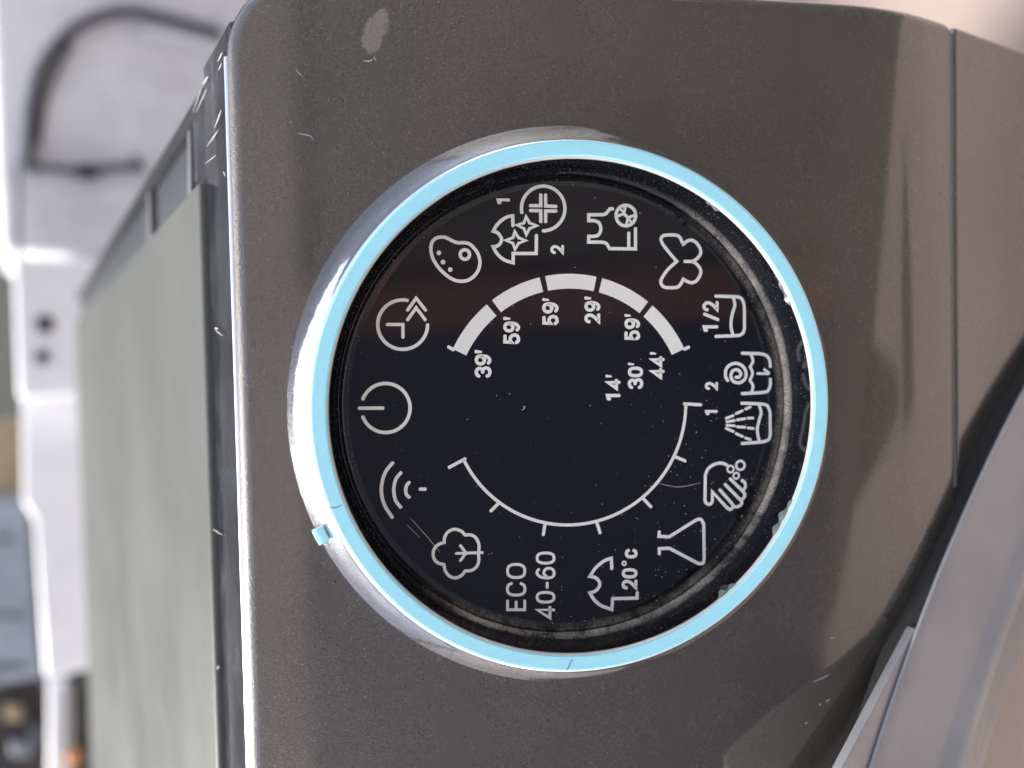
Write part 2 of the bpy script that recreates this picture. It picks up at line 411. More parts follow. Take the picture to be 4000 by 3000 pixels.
box('cabinet', (S_L + .002, front_y + .024, .012), (S_TOPR - .001, rear_y, TOP_Z - .03), M_side, mc, bevel=.003)
# the moulded cap over the panel's upper edge, and the rail round the worktop
box('top_trim', (S_L + .003, front_y + .0002, TOP_Z - .02), (S_TOPR + .0028, board_y - .0008, TOP_Z - .0006), M_trim, mc, bevel=.0012, seg=3)
bx = bl[0][0]
M_lipm = mat('dark_gloss_lip', (.018, .019, .021), .22)
box('side_rail', (bx + .0006, board_y - .0004, TOP_Z - .03), (S_TOPR - .002, rear_y, TOP_Z - .0034), M_frame, mc, bevel=.001, seg=2)
box('rail_lip', (S_TOPR - .0042, board_y - .0004, TOP_Z - .03), (S_TOPR, rear_y + .001, TOP_Z - .0006), M_lipm, mc, bevel=.0019, seg=4)
box('corner_cap', (bx + .0008, board_y - .0012, TOP_Z - .03), (S_TOPR + .0010, .066, TOP_Z - .0010), M_trim, mc, bevel=.0022, seg=4)
edge_n = 24; EV, EF = [], []  # chrome bead added to carry the bright highlight along the panel's upper edge
for i in range(2):
    for k in range(edge_n):
        a = 2 * math.pi * k / edge_n; EV.append(np.array([(S_L + .014, S_R - .0148)[i], _pc[1] + .0008 + .0007 * math.cos(a), TOP_Z - .0002 + .0007 * math.sin(a)]))
EF = [(k, (k + 1) % edge_n, edge_n + (k + 1) % edge_n, edge_n + k) for k in range(edge_n)] + [tuple(range(edge_n)), tuple(range(edge_n, 2 * edge_n))[::-1]]
sharp_by_angle(fix_normals(build('edge_highlight_bead', EV, EF, M_chrome, mc)))
box('worktop', (S_L + .02, board_y, TOP_Z - .018), (bx, rear_y - .004, TOP_Z + .0008), M_board, mc, bevel=.0012, seg=3)
for a, b in (((700, 560), (720, 730)), ((535, 800), (585, 890))):      # pale ribs across the side rail
    pa, pb = on_z(*a, TOP_Z), on_z(*b, TOP_Z); y = (pa[1] + pb[1]) / 2
    w_ = .0011 + (y - .04) * .02
    slab('rail_rib', [(bx + .0009, y - w_, TOP_Z - .0042), (S_TOPR - .004, y - w_ * .6 - .002, TOP_Z - .0042), (S_TOPR - .004, y + w_ * .6 - .002, TOP_Z - .0042), (bx + .0009, y + w_, TOP_Z - .0042)], M_ridge, mc, (0, 0, .0030), .0006)

M_chip = mat('chipped_edge', (.27, .27, .265), .25)
def chips(name, quads, z):
    V, Fc = [], []
    for a, b, w in quads:
        pa, pb = on_z(*a, z), on_z(*b, z); d = unit(pb - pa); nn = np.array([-d[1], d[0], 0]); k = len(V); sc = w / F * np.linalg.norm(pa - CAM)
        for i in range(6):
            f = i / 5; c = pa + (pb - pa) * f; q = sc * (.35 + .65 * math.sin(math.pi * min(f * 1.15, 1)))
            V += [c + nn * q, c - nn * q * .8]
        Fc += [(k + 2 * i, k + 2 * i + 1, k + 2 * i + 3, k + 2 * i + 2) for i in range(5)]
    return fix_normals(build(name, V, Fc, M_chip, mc, smooth=False))
for q_ in (((868, 205), (850, 240), 7), ((866, 246), (852, 275), 5), ((812, 300), (790, 330), 9), ((788, 340), (752, 440), 5), ((808, 345), (765, 440), 5), ((864, 430), (838, 500), 8), ((853, 508), (808, 572), 5), ((845, 605), (800, 640), 3), ((872, 670), (880, 690), 5), ((838, 1282), (852, 1285), 5), ((840, 1290), (870, 1312), 3), ((832, 2068), (868, 2090), 3), ((842, 2615), (856, 2605), 7)):
    chips('worn_chip', [q_], TOP_Z + .0001)
# ------------------------------------------------------------------ the dial
dial = empty('program_dial', tuple(DIAL), mc, label='round black dial with a light blue ring and white program symbols')
RG, RBI, RBO, RB, HT = .04154, .0428, .0456, .0505, .0083
RB = .0500
bez = [(RB - .0001, -.0030), (RB, .0016), (RB - .00005, .0021), (RB - .0002, .0024)]
_p0, _p1 = np.array([RB - .0004, .0027]), np.array([RBO + .0003, HT - .0004])
for i in range(9):                                     # nearly a cone, a little full
    f = i / 8; q = _p0 + (_p1 - _p0) * f + np.array([.81, .58]) * (.00012 * math.sin(math.pi * f)); bez.append(tuple(q))
bez += [(RBO + .0002, HT - .00022), (RBO + .0001, HT - .0001), (RBO - .0001, HT), (RBO - .0004, HT - .00005)]
lathe('chrome_bezel', bez, M_chrome, dial)
lathe('blue_ring', [(RBO + .00005, HT - .0002), (RBO - .00015, HT + .00012), (RBO - .0004, HT + .00018), (RBO - .00055, HT + .00018), (RBO - .0010, HT + .00018), (RBI + .0008, HT + .00018), (RBI + .0004, HT + .00018), (RBI + .00025, HT + .00018), (RBI + .0001, HT + .0001), (RBI + .00005, HT - .0001)], M_blue, dial)
lathe('ring_edge', [(RBI + .00006, HT + .00005), (RBI - .0001, HT + .00002), (RBI - .00022, HT - .0002), (RBI - .00022, HT - .0006)], M_lip, dial)
lathe('inner_wall', [(RBI - .00015, HT - .0005), (RBI - .00022, .0045), (RBI - .0003, .0026), (RBI - .00045, .0014), (RG + .0004, .0004), (RG + .00012, -.00005)], M_wall, dial)
lathe('groove', [(RG + .00013, 0.0), (RG + .00006, -.0007), (RG - .00006, -.0007), (RG - .00013, -.00005), (RG - .0004, .00006), (RG - .0011, .00002), (RG - .0018, .000005)], M_cove, dial)
NSEG = 256
fv = [pw((RG - .00175) * math.cos(2 * math.pi * i / NSEG), (RG - .00175) * math.sin(2 * math.pi * i / NSEG), 0) for i in range(NSEG)]
build('face', fv, [tuple(range(NSEG))], M_face, dial, smooth=False)
build('dial_floor', [pw(RB * .99 * math.cos(2 * math.pi * i / 64), RB * .99 * math.sin(2 * math.pi * i / 64), -.0012) for i in range(64)], [tuple(range(64))], M_gap, dial, smooth=False)

# the pointer tab on the bezel
def tab():
    h = .0056
    qd = [on_panel(*p, h) for p in ((1225, 2068), (1253, 2060), (1279, 2111), (1256, 2128))]
    c = sum(qd) / 4; a = unit(c); tng = np.array([-a[1], a[0]])
    ax = (RIGHT * a[0] + UP * a[1], RIGHT * tng[0] + UP * tng[1], NOR)
    P = pw(*c, h); V, Fc = box_mesh(P - NOR * .0022, (.0023, .0032, .0044), ax, bevel=.0006, seg=4)
    o = build('pointer_tab', V, Fc, M_chrome, dial)
    V, Fc = box_mesh(P + NOR * .00004, (.0019, .0028, .0003), ax, bevel=.00012, seg=2)
    build('pointer_tab_top', V, Fc, M_blue, dial)
tab()

# ---- print on the face, every mark a piece of its own
def mp(scale, x0, y0, pts): return [(x0 + x / scale, y0 + y / scale) for x, y in pts]
def mark(name, *strokes):
    """strokes: (points, options) with points in photo pixels"""
    p = Print()
    for pts, o in strokes:
        if o.get('fill'): p.fill(pts); continue
        q = catmull(pts, o.get('closed', False)) if o.get('smooth') else pts
        p.stroke(q, o.get('w', 13.0), o.get('closed', False), o.get('taper'))
    return p.done(name, M_print, dial)
A = lambda pts: mp(2.074, 1300, 1000, pts)      # enlarged crops the marks were measured on
Bq = lambda pts: mp(3.16, 1600, 650, pts)
Cq = lambda pts: mp(2.765, 2200, 700, pts)
Dq = lambda pts: mp(2.074, 2500, 1100, pts)
Eq = lambda pts: mp(2.765, 2600, 1700, pts)
Fq = lambda pts: mp(1.659, 2150, 1650, pts)
Gq = lambda pts: mp(2.011, 1600, 2000, pts)
Hq = lambda pts: mp(1.659, 1050, 1650, pts)
S, SC = dict(smooth=True), dict(smooth=True, closed=True)
mark('power_symbol', (A(arc_pts((428, 1231), 198, 199, -159, 159, 60)), {}), (A([(213, 1233), (407, 1232)]), {}))
mark('quick_wash_symbol', (A(arc_pts((566, 556), 202, 200, 0, 281, 50)), {}), (A([(440, 555), (568, 555), (568, 660)]), dict(w=12)),
     (A([(605, 440), (675, 342), (752, 440)]), dict(w=12)), (A([(605, 518), (675, 420), (750, 518)]), dict(w=12)))
mark('wool_symbol', (Bq([(395, 873), (450, 880), (520, 915), (590, 942), (680, 943), (750, 965), (820, 1040), (855, 1110), (868, 1190), (850, 1275), (800, 1350), (720, 1405), (630, 1418), (540, 1398), (450, 1340), (370, 1265), (310, 1180), (275, 1100), (262, 1010), (280, 930), (330, 885)]), SC),
     (Bq(arc_pts((682, 1088), 58, 59, 0, 350, 30)), dict(closed=True)),
     *[(Bq(arc_pts(c, 29, 29, 0, 345, 15)), dict(fill=True)) for c in ((362, 1068), (412, 1182), (500, 1275))])
def star(c, t):
    x, y = c; pts = []
    for k, (tx, ty) in enumerate(t):
        pts.append((tx, ty)); sx, sy = ((1, -1), (1, 1), (-1, 1), (-1, -1))[k]; pts.append((x + 34 * sx, y + 34 * sy))
    return pts
mark('hygiene_shirt_symbol',
     (Bq([(1275, 735), (1272, 612)] + catmull([(1272, 612), (1210, 622), (1130, 670), (1070, 735), (1032, 800)])[1:] + catmull([(1032, 800), (1085, 820), (1122, 865), (1135, 905), (1115, 955), (1075, 985), (1032, 992)])[1:] + catmull([(1032, 992), (1060, 1050), (1110, 1110), (1180, 1160), (1278, 1190)])[1:] + [(1278, 1075), (1562, 1075), (1565, 850)]), {}),
     (Bq(star((1310, 915), [(1298, 806), (1430, 915), (1300, 1026), (1190, 912)])), dict(closed=True, w=11)),
     (Bq(star((1445, 733), [(1437, 620), (1568, 733), (1440, 845), (1326, 725)])), dict(closed=True, w=11)))
mark('plus_circle_symbol', (Bq(arc_pts((1648, 520), 268, 276, 169, 450, 50)), {}),
     (Bq([(1618, 350), (1618, 485), (1488, 485)]), {}), (Bq([(1678, 350), (1678, 490), (1808, 495)]), {}),
     (Bq([(1488, 545), (1618, 548), (1618, 685)]), {}), (Bq([(1808, 552), (1678, 552), (1678, 685)]), {}))
mark('sport_symbol', (Cq(catmull([(535, 320), (505, 322), (480, 350), (460, 372), (430, 384)]) + [(275, 385), (275, 448)] + catmull([(335, 448), (385, 470), (405, 525), (400, 570), (375, 605), (335, 618)]) + [(275, 618), (275, 680)] + catmull([(420, 680), (460, 692), (480, 715), (500, 750)]) + [(780, 753), (780, 532)]), {}),
     (Cq([(707, 750), (707, 580)]), {}))
mark('ball_symbol', (Cq(arc_pts((676, 393), 106, 111, 0, 350, 40)), dict(closed=True, w=13)),
     (Cq([(655, 372), (700, 418)]), dict(w=13)), (Cq([(655, 372), (585, 400)]), dict(w=11)), (Cq([(655, 372), (670, 290)]), dict(w=11)), (Cq([(700, 418), (775, 385)]), dict(w=11)), (Cq([(700, 418), (680, 495)]), dict(w=11)),
     (Cq([(612, 315), (640, 350)]), dict(w=9)), (Cq([(735, 470), (715, 440)]), dict(w=9)))
mark('delicate_symbol', (Cq(catmull([(1226, 888), (1150, 800), (1080, 710), (1055, 650), (1075, 615), (1120, 603), (1215, 605), (1258, 628), (1283, 680), (1296, 702)]) + catmull([(1296, 702), (1340, 668), (1390, 660), (1440, 690), (1480, 755), (1478, 815), (1440, 862), (1395, 889)])[1:] + catmull([(1395, 889), (1440, 917), (1480, 972), (1480, 1030), (1440, 1095), (1390, 1118), (1340, 1105), (1296, 1080)])[1:] + catmull([(1296, 1080), (1278, 1115), (1250, 1155), (1215, 1170), (1120, 1171), (1075, 1155), (1053, 1110), (1070, 1060), (1130, 975), (1226, 888)])[1:-1]), dict(closed=True)),
     (Cq([(1395, 889), (1310, 888)]), {}))
mark('half_load_symbol', (Dq([(612, 118), (770, 122)] + catmull([(770, 122), (815, 132), (840, 180), (845, 250)])[1:] + catmull([(845, 380), (836, 412), (810, 433), (770, 438)]) + [(612, 444)]), {}),
     (Dq([(756, 130), (767, 190), (750, 250), (738, 310), (737, 370), (752, 432)]), S))
mark('spin_tank_symbol', (Dq([(825, 580), (970, 584)] + catmull([(970, 584), (1020, 598), (1048, 635), (1055, 690)])[1:]), {}),
     (Dq(catmull([(1055, 790), (1053, 845), (1030, 888), (975, 900)]) + [(825, 907)]), {}),
     (Dq(catmull([(898, 590), (914, 645), (890, 690)], sub=8) + catmull([(890, 690), (910, 740), (890, 800)], sub=8)[1:] + catmull([(890, 800), (914, 845), (904, 892)], sub=8)[1:]), dict(w=12)),
     (Dq([(950, 745), (1042, 745)]), dict(w=11)), (Dq([(1042, 738), (1005, 712)]), dict(w=11)),
     (Dq([(710, 802), (692, 770), (696, 712), (730, 673), (785, 663), (835, 690), (858, 742), (846, 792), (800, 820), (752, 805), (735, 762), (752, 722), (790, 715), (815, 742), (802, 772), (775, 775)]), S))
def dash(a, b): return (Dq([a, b]), dict(w=11))
mark('rinse_tank_symbol', (Dq([(822, 985), (975, 990)] + catmull([(975, 990), (1030, 1005), (1053, 1060)])[1:] + catmull([(1055, 1240), (1038, 1283), (980, 1300)]) + [(825, 1312)]), {}),
     (Dq([(965, 1002), (980, 1060), (965, 1120), (950, 1190), (955, 1250), (968, 1296)]), S),
     dash((695, 1108), (755, 1085)), dash((775, 1070), (830, 1045)), dash((852, 1033), (893, 1015)), dash((700, 1135), (765, 1125)), dash((785, 1120), (850, 1110)), dash((872, 1107), (915, 1105)),
     dash((700, 1163), (765, 1168)), dash((785, 1175), (850, 1180)), dash((872, 1185), (918, 1190)), dash((695, 1188), (755, 1215)), dash((775, 1230), (830, 1255)), dash((850, 1265), (893, 1280)))
mark('hand_wash_symbol', (Eq(catmull([(665, 325), (620, 304), (570, 302), (510, 322), (455, 367), (428, 430)]) + catmull([(424, 690), (432, 725), (460, 745), (490, 738), (504, 705)]) + [(503, 610)] + catmull([(640, 760), (680, 796), (710, 795), (728, 768), (716, 738)]) + [(585, 590)]), {}),
     (Eq(catmull([(728, 768), (770, 772), (805, 758), (822, 728), (806, 698)]) + [(640, 530)]), {}),
     (Eq(catmull([(818, 700), (845, 672), (852, 635), (828, 600)]) + [(695, 470)]), {}), (Eq([(828, 600), (858, 560), (852, 510), (822, 487)]), S),
     (Eq(arc_pts((700, 365), 34, 36, 0, 345, 24)), dict(closed=True, w=8)), (Eq(arc_pts((805, 325), 46, 48, 0, 345, 24)), dict(closed=True, w=10)), (Eq(arc_pts((760, 437), 30, 32, 0, 345, 24)), dict(closed=True, w=8.5)))
mark('flask_symbol', (Fq([(705, 708), (703, 738), (770, 741), (940, 634)] + catmull([(940, 634), (972, 627), (993, 655)])[1:] + catmull([(996, 880), (988, 912), (958, 914)]) + [(770, 815), (705, 818), (705, 852)]), {}))
mark('cold_shirt_symbol', (Gq([(1588, 445), (1584, 362)] + catmull([(1584, 362), (1525, 385), (1460, 440), (1416, 505)])[1:] + catmull([(1416, 505), (1458, 515), (1485, 540), (1493, 570), (1480, 600), (1450, 625), (1416, 634)])[1:] + catmull([(1416, 634), (1450, 690), (1505, 735), (1588, 765)])[1:] + [(1595, 680), (1786, 676), (1788, 632)]), {}))
mark('tree_symbol', (Gq(catmull([(435, 180), (405, 150), (350, 135), (300, 158), (275, 200), (272, 240)]) + catmull([(272, 240), (225, 255), (193, 290), (185, 330), (195, 372), (225, 400), (270, 412)])[1:] + catmull([(270, 412), (280, 460), (312, 502), (360, 517), (408, 497), (437, 462)])[1:] + catmull([(437, 462), (485, 458), (525, 430), (543, 385), (541, 318)])[1:] + catmull([(541, 318), (545, 260), (522, 205), (482, 180), (437, 181)])[1:-1]), dict(closed=True, w=12)),
     (Gq([(365, 325), (572, 318)]), dict(w=11)), (Gq([(398, 262), (440, 318)]), dict(w=11)), (Gq([(398, 382), (440, 325)]), dict(w=11)))
mark('wireless_symbol', (Hq([(803, 262), (757, 320), (732, 400), (732, 470), (752, 540), (800, 615)]), S), (Hq([(857, 325), (825, 365), (810, 430), (820, 500), (855, 550)]), S), (Hq([(910, 388), (892, 410), (887, 440), (893, 468), (910, 485)]), S), (Hq([(980, 432), (1014, 432)]), {}))

# lettering: stroke alphabet, (u right, v up) in a unit box
def sup(k=2.6, n=40):
    o = []
    for i in range(n):
        t = 2 * math.pi * i / n; c, s = math.cos(t), math.sin(t)
        o.append((.5 + .5 * math.copysign(abs(c) ** (2 / k), c), .5 + .5 * math.copysign(abs(s) ** (2 / k), s)))
    return o
six = [(.9, .9), (.65, 1), (.35, .97), (.1, .78), (0, .5), (0, .3), (.12, .08), (.4, 0), (.6, 0), (.9, .1), (1, .3), (.9, .5), (.6, .6), (.35, .57), (.06, .38)]
GL = {'0': [(sup(), 'c')], 'O': [(sup(), 'c')], 'o': [(sup(2), 'c')], '1': [([(1, 0), (1, 1), (.05, .93), (0, .80)], '')],
      '2': [(catmull([(.02, .74), (.1, .9), (.3, 1), (.6, 1), (.85, .9), (.95, .72), (.86, .52), (.6, .3), (.05, 0)]) + [(1, 0)], '')],
      '3': [(catmull([(0, .8), (.1, .93), (.35, 1), (.65, 1), (.9, .88), (.93, .7), (.78, .56), (.45, .53)]), ''), (catmull([(.55, .53), (.85, .47), (1, .30), (.93, .1), (.68, 0), (.35, 0), (.1, .07), (0, .2)]), '')],
      '4': [([(.74, 0), (.74, 1), (0, .24), (1, .24)], '')],
      '5': [([(.9, 1), (.1, 1)] + catmull([(.04, .50), (.3, .6), (.6, .6), (.9, .48), (1, .28), (.88, .08), (.55, 0), (.25, 0), (0, .15)]), '')],
      '6': [(catmull(six), '')], '9': [(catmull([(1 - u, 1 - v) for u, v in six]), '')],
      'E': [([(1, 1), (0, 1), (0, 0), (1, 0)], ''), ([(0, .5), (.88, .5)], '')],
      'C': [(catmull([(1, .76), (.9, .92), (.65, 1), (.35, 1), (.1, .88), (0, .65), (0, .35), (.1, .12), (.35, 0), (.65, 0), (.9, .08), (1, .24)]), '')],
      '/': [([(0, 0), (1, 1)], '')]}
def glyph(p, ch, x0, x1, y0, y1, w):
    """x0 top, x1 foot (image left to right); y0 left side (lower in the image), y1 right side"""
    for pts, c in GL[ch]:
        p.stroke([(x1 - w / 2 - v * (x1 - x0 - w), y0 - w / 2 - u * (y0 - y1 - w)) for u, v in pts], w, c == 'c')
def text(name, items, w=13.0):
    p = Print()
    for ch, x0, x1, y0, y1 in items:
        if ch == "'":
            ym = (y0 + y1) / 2; p.stroke([(x0 + 4, ym), (x1 - 3, ym + 1.5)], (y0 - y1) * 1.0, taper=(.95, .6))
        elif ch == '-': p.stroke([((x0 + x1) / 2, y0 - w / 2), ((x0 + x1) / 2, y1 + w / 2)], w)
        else: glyph(p, ch, x0, x1, y0, y1, w)
    return p.done(name, M_print, dial)
text('duration_number', [('1', 2366, 2425, 1564.5, 1538.5), ('4', 2366, 2425, 1523.6, 1478.8), ("'", 2365, 2390, 1475, 1463)])
text('duration_number', [('3', 2452, 2512, 1520, 1477), ('0', 2452, 2512, 1474, 1432), ("'", 2452, 2477, 1427, 1416)])
text('duration_number', [('4', 2538.6, 2597.7, 1480, 1436), ('4', 2538.6, 2597.7, 1433.5, 1390), ("'", 2538.6, 2563, 1386, 1374)])
text('duration_number', [('5', 2438.7, 2499.8, 1330, 1290), ('9', 2438.7, 2499.8, 1285.6, 1243.6), ("'", 2438.7, 2464, 1238, 1226)])
text('duration_number', [('2', 2282.7, 2345, 1264, 1222.7), ('9', 2282.7, 2345, 1218, 1176), ("'", 2282.7, 2309, 1171, 1157.6)])
text('duration_number', [('3', 1854.6, 1919, 1475.7, 1431), ('9', 1854.6, 1919, 1428, 1384), ("'", 1854.6, 1882, 1380.8, 1366)])
text('duration_number', [('5', 1966, 2031, 1345, 1302), ('9', 1966, 2031, 1299, 1256), ("'", 1966, 1993.5, 1250.6, 1237)])
text('duration_number', [('5', 2118, 2181.6, 1271, 1230), ('9', 2118, 2181.6, 1225, 1180.6), ("'", 2118, 2145, 1176.5, 1163.8)])
g2 = lambda x0, x1, y0, y1: (1600 + x0 / 2.011, 1600 and 1600 + x1 / 2.011, 2000 + y0 / 2.011, 2000 + y1 / 2.011)
text('eco_lettering', [(c, *g2(758, 915, a, b)) for c, a, b in (('E', 778, 685), ('C', 662, 550), ('O', 525, 400))], 11)
text('temperature_lettering', [('4', *g2(990, 1145, 843, 735)), ('0', *g2(990, 1145, 718, 620)), ('-', *g2(1060, 1100, 605, 545)), ('6', *g2(990, 1145, 528, 430)), ('0', *g2(990, 1145, 412, 310))], 11)
text('cold_lettering', [('2', *g2(1665, 1790, 610, 528)), ('0', *g2(1665, 1790, 522, 440)), ('C', *g2(1690, 1790, 364, 288))], 13)
text('degree_mark', [('o', *g2(1664, 1706, 424, 382))], 6.5)
d2 = lambda x0, x1, y0, y1: (2500 + x0 / 2.074, 2500 + x1 / 2.074, 1100 + y0 / 2.074, 1100 + y1 / 2.074)
text('half_lettering', [('1', *d2(505, 637, 408, 353)), ('/', *d2(507, 645, 322, 250)), ('2', *d2(505, 637, 243, 155))], 13)
text('option_number', [('2', *d2(525, 632, 880, 810))], 11.5)
text('option_number', [('1', *d2(525, 632, 1082, 1040))], 11)
b2 = lambda x0, x1, y0, y1: (1600 + x0 / 3.16, 1600 + x1 / 3.16, 650 + y0 / 3.16, 650 + y1 / 3.16)
text('option_number', [('1', *b2(1073, 1243, 467, 396))], 11.5)
text('option_number', [('2', *b2(1738, 1906, 1085, 967))], 11.5)

# the broken arc of time bars above and the tick arc below
def arc_st(r, a0, a1, n): return [(r * math.cos(a0 + (a1 - a0) * i / n), r * math.sin(a0 + (a1 - a0) * i / n)) for i in range(n + 1)]
def ang(px, py): s, t = on_panel(px, py); return math.atan2(t, s)
bars = [((1793, 1375), (1920, 1211)), ((1939, 1196), (2115, 1113)), ((2135, 1108), (2324, 1110)), ((2345, 1116), (2514, 1202)), ((2530, 1216), (2651, 1373))]
for i, (a, b) in enumerate(bars):
    p = Print(); a0, a1 = ang(*a), ang(*b)
    if a0 - a1 > math.pi: a1 += 2 * math.pi
    if a1 - a0 > math.pi: a0 += 2 * math.pi
    p.band(arc_st(.02390, a0, a1, 14), arc_st(.02122, a0, a1, 14)); p.done('time_bar', M_print, dial)
mark('bar_end_tick', ([(1771, 1366), (1752, 1355)], dict(w=13))); mark('bar_end_tick', ([(2672, 1364), (2690, 1356)], dict(w=13)))
p = Print(); a0, a1 = ang(1817, 1790), ang(2676, 1576)
if a1 - a0 > math.pi: a1 -= 2 * math.pi
if a1 < a0: a1 += 2 * math.pi
hw = 6.2 / F * .14
p.band(arc_st(.02189 + hw, a0, a1, 90), arc_st(.02189 - hw, a0, a1, 90)); p.done('level_arc', M_print, dial)
for a, b in (((1817, 1792), (1754, 1826)), ((1946, 1967), (1917, 1996)), ((2128, 2051), (2122, 2089)), ((2331, 2041), (2344, 2082)), ((2513, 1948), (2543, 1980)), ((2637, 1784), (2676, 1800)), ((2672, 1577.5), (2738, 1581))):
    mark('level_tick', ([a, b], dict(w=12.5)))

# ---- wear: dust, scratches, torn film
def specks(name, n, place, size, m, parent):
    V, Fc = [], []
    for _ in range(n):
        q = place()
        if q is None: continue
        c, e1, e2, nn = q; r = size() ; k = len(V); a0 = random.random() * 6.28; el = random.uniform(1, 2.2)
        for i in range(5):
            a = i * 2 * math.pi / 5; x, y = r * el * math.cos(a), r * math.sin(a)
            V.append(c + e1 * (x * math.cos(a0) - y * math.sin(a0)) + e2 * (x * math.sin(a0) + y * math.cos(a0)))
        V.append(c + nn * r * .7)
        Fc += [(k + i, k + (i + 1) % 5, k + 5) for i in range(5)]
    return build(name, V, Fc, m, parent, smooth=False, kind='stuff')
def on_face():
    # thicker towards the lower rim
    for _ in range(9):
        r = .0405 * math.sqrt(random.random()); a = random.random() * 6.283
        w = r / .0405 * max(0, math.cos(a - R(232))) ** 1.3
        if random.random() < .04 + .9 * w ** 2: return pw(r * math.cos(a), r * math.sin(a), 2e-5), RIGHT, UP, NOR
    return None
specks('dust_specks', 620, on_face, lambda: random.choice([2.2e-5, 3e-5, 4e-5, 6.5e-5]), M_dust, dial)
def on_skin():
    s, q = random.uniform(-.065, .075), random.uniform(-.054, .075)
    if math.hypot(s, q) < .052: return None
    return skin(s, q, 1e-5), RIGHT, UP, NOR
specks('dust_specks', 80, on_skin, lambda: random.choice([2.2e-5, 3e-5, 4.5e-5]), M_dust, mc)
def scratch(name, lines, m, parent, lift=3e-5):
    V, Fc = [], []
    for pts, w in lines:
        P = [on_panel(*p) for p in catmull(pts, sub=5)]; n = len(P); k = len(V); hwid = w / F * .14 / 2
        for i in range(n):
            d = unit(P[min(i + 1, n - 1)] - P[max(i - 1, 0)]); nn = np.array([-d[1], d[0]]); q = hwid * (math.sin(math.pi * (i + .25) / (n - .5)) ** .6)
            for sg in (1, -1):
                s, t = P[i] + nn * q * sg; V.append(skin(s, -t, lift) if parent is mc else pw(s, t, lift))
        Fc += [(k + 2 * i, k + 2 * i + 1, k + 2 * i + 3, k + 2 * i + 2) for i in range(n - 1)]
    o = build(name, V, Fc, m, parent, smooth=False); return o
scratch('panel_scratch', [([(1152, 263), (1165, 280), (1180, 293)], 3.5)], M_scratch, mc)
scratch('panel_scratch', [([(1160, 517), (1185, 521), (1210, 528), (1222, 542)], 4)], M_scratch, mc)
scratch('panel_scratch', [([(1418, 232), (1440, 234), (1455, 226)], 5), ([(1460, 215), (1468, 232)], 4)], M_scratch, mc)
scratch('panel_scratch', [([(3183, 2668), (3215, 2655), (3248, 2637)], 4), ([(3205, 2760), (3215, 2754)], 6), ([(3232, 2746), (3248, 2736)], 5), ([(3150, 2832), (3160, 2827)], 5), ([(3248, 2497), (3270, 2494)], 2.5), ([(3396, 2482), (3402, 2486)], 4)], M_scratch, mc, 6e-5)
scratch('panel_scratch', [([(994, 2850), (997, 2890), (999, 2930), (1001, 3010)], 9)], M_scratch, mc)
scratch('face_scratch', [([(2040, 1590), (2050, 1588), (2046, 1598), (2036, 1602)], 2.5)], M_dust, dial)
scratch('face_scratch', [([(2560, 1885), (2650, 1902), (2740, 1885)], 1.6)], M_dust, dial)
scratch('face_scratch', [([(1600, 2020), (1680, 2110), (1720, 2160)], 1.6), ([(1590, 2050), (1640, 2100)], 1.3)], M_dust, dial)
def on_ring(name, pts, w):
    V, Fc = [], []; P = [on_panel(*p, HT + .0002) for p in catmull(pts, sub=5)]
    for i in range(len(P)):
        d = unit(P[min(i + 1, len(P) - 1)] - P[max(i - 1, 0)]); nn = np.array([-d[1], d[0]]); q = w / F * .13 / 2
        V += [pw(*(P[i] + nn * q), HT + .00021), pw(*(P[i] - nn * q), HT + .00021)]
    build(name, V, [(2 * i, 2 * i + 1, 2 * i + 3, 2 * i + 2) for i in range(len(P) - 1)], M_crack, dial, smooth=False)
on_ring('ring_crack', [(1284, 1983), (1300, 1984), (1318, 1981), (1334, 1972)], 4)
on_ring('ring_crack', [(2236, 2575), (2228, 2590), (2222, 2606), (2213, 2617)], 4)
# scraps of clear film standing off the ring's inner edge
def film(name, a0, a1, n, amp):
    V, Fc = [], []
    for i in range(n + 1):
        a = a0 + (a1 - a0) * i / n; f = math.sin(math.pi * i / n) ** .7; r1 = RBI - .0001
        r2 = r1 - amp * f * (.65 + .35 * math.sin(i * .75)); hz = HT - .0001
        V += [pw(r1 * math.cos(a), r1 * math.sin(a), hz), pw(r2 * math.cos(a), r2 * math.sin(a), hz - .0003 - .0006 * f)]
    Fc = [(2 * i, 2 * i + 1, 2 * i + 3, 2 * i + 2) for i in range(n)]
    build(name, V, Fc, M_film, dial)
def ring_ang(px, py): s, t = on_panel(px, py, HT); return math.atan2(t, s)
film('torn_film', ring_ang(3110, 1950), ring_ang(3015, 2120), 26, .0011)
film('torn_film', ring_ang(2885, 2285), ring_ang(2800, 2350), 16, .0010)
film('torn_film', ring_ang(2785, 730), ring_ang(2850, 790), 14, .0006)
film('torn_film', ring_ang(3060, 1080), ring_ang(3110, 1200), 14, .0007)

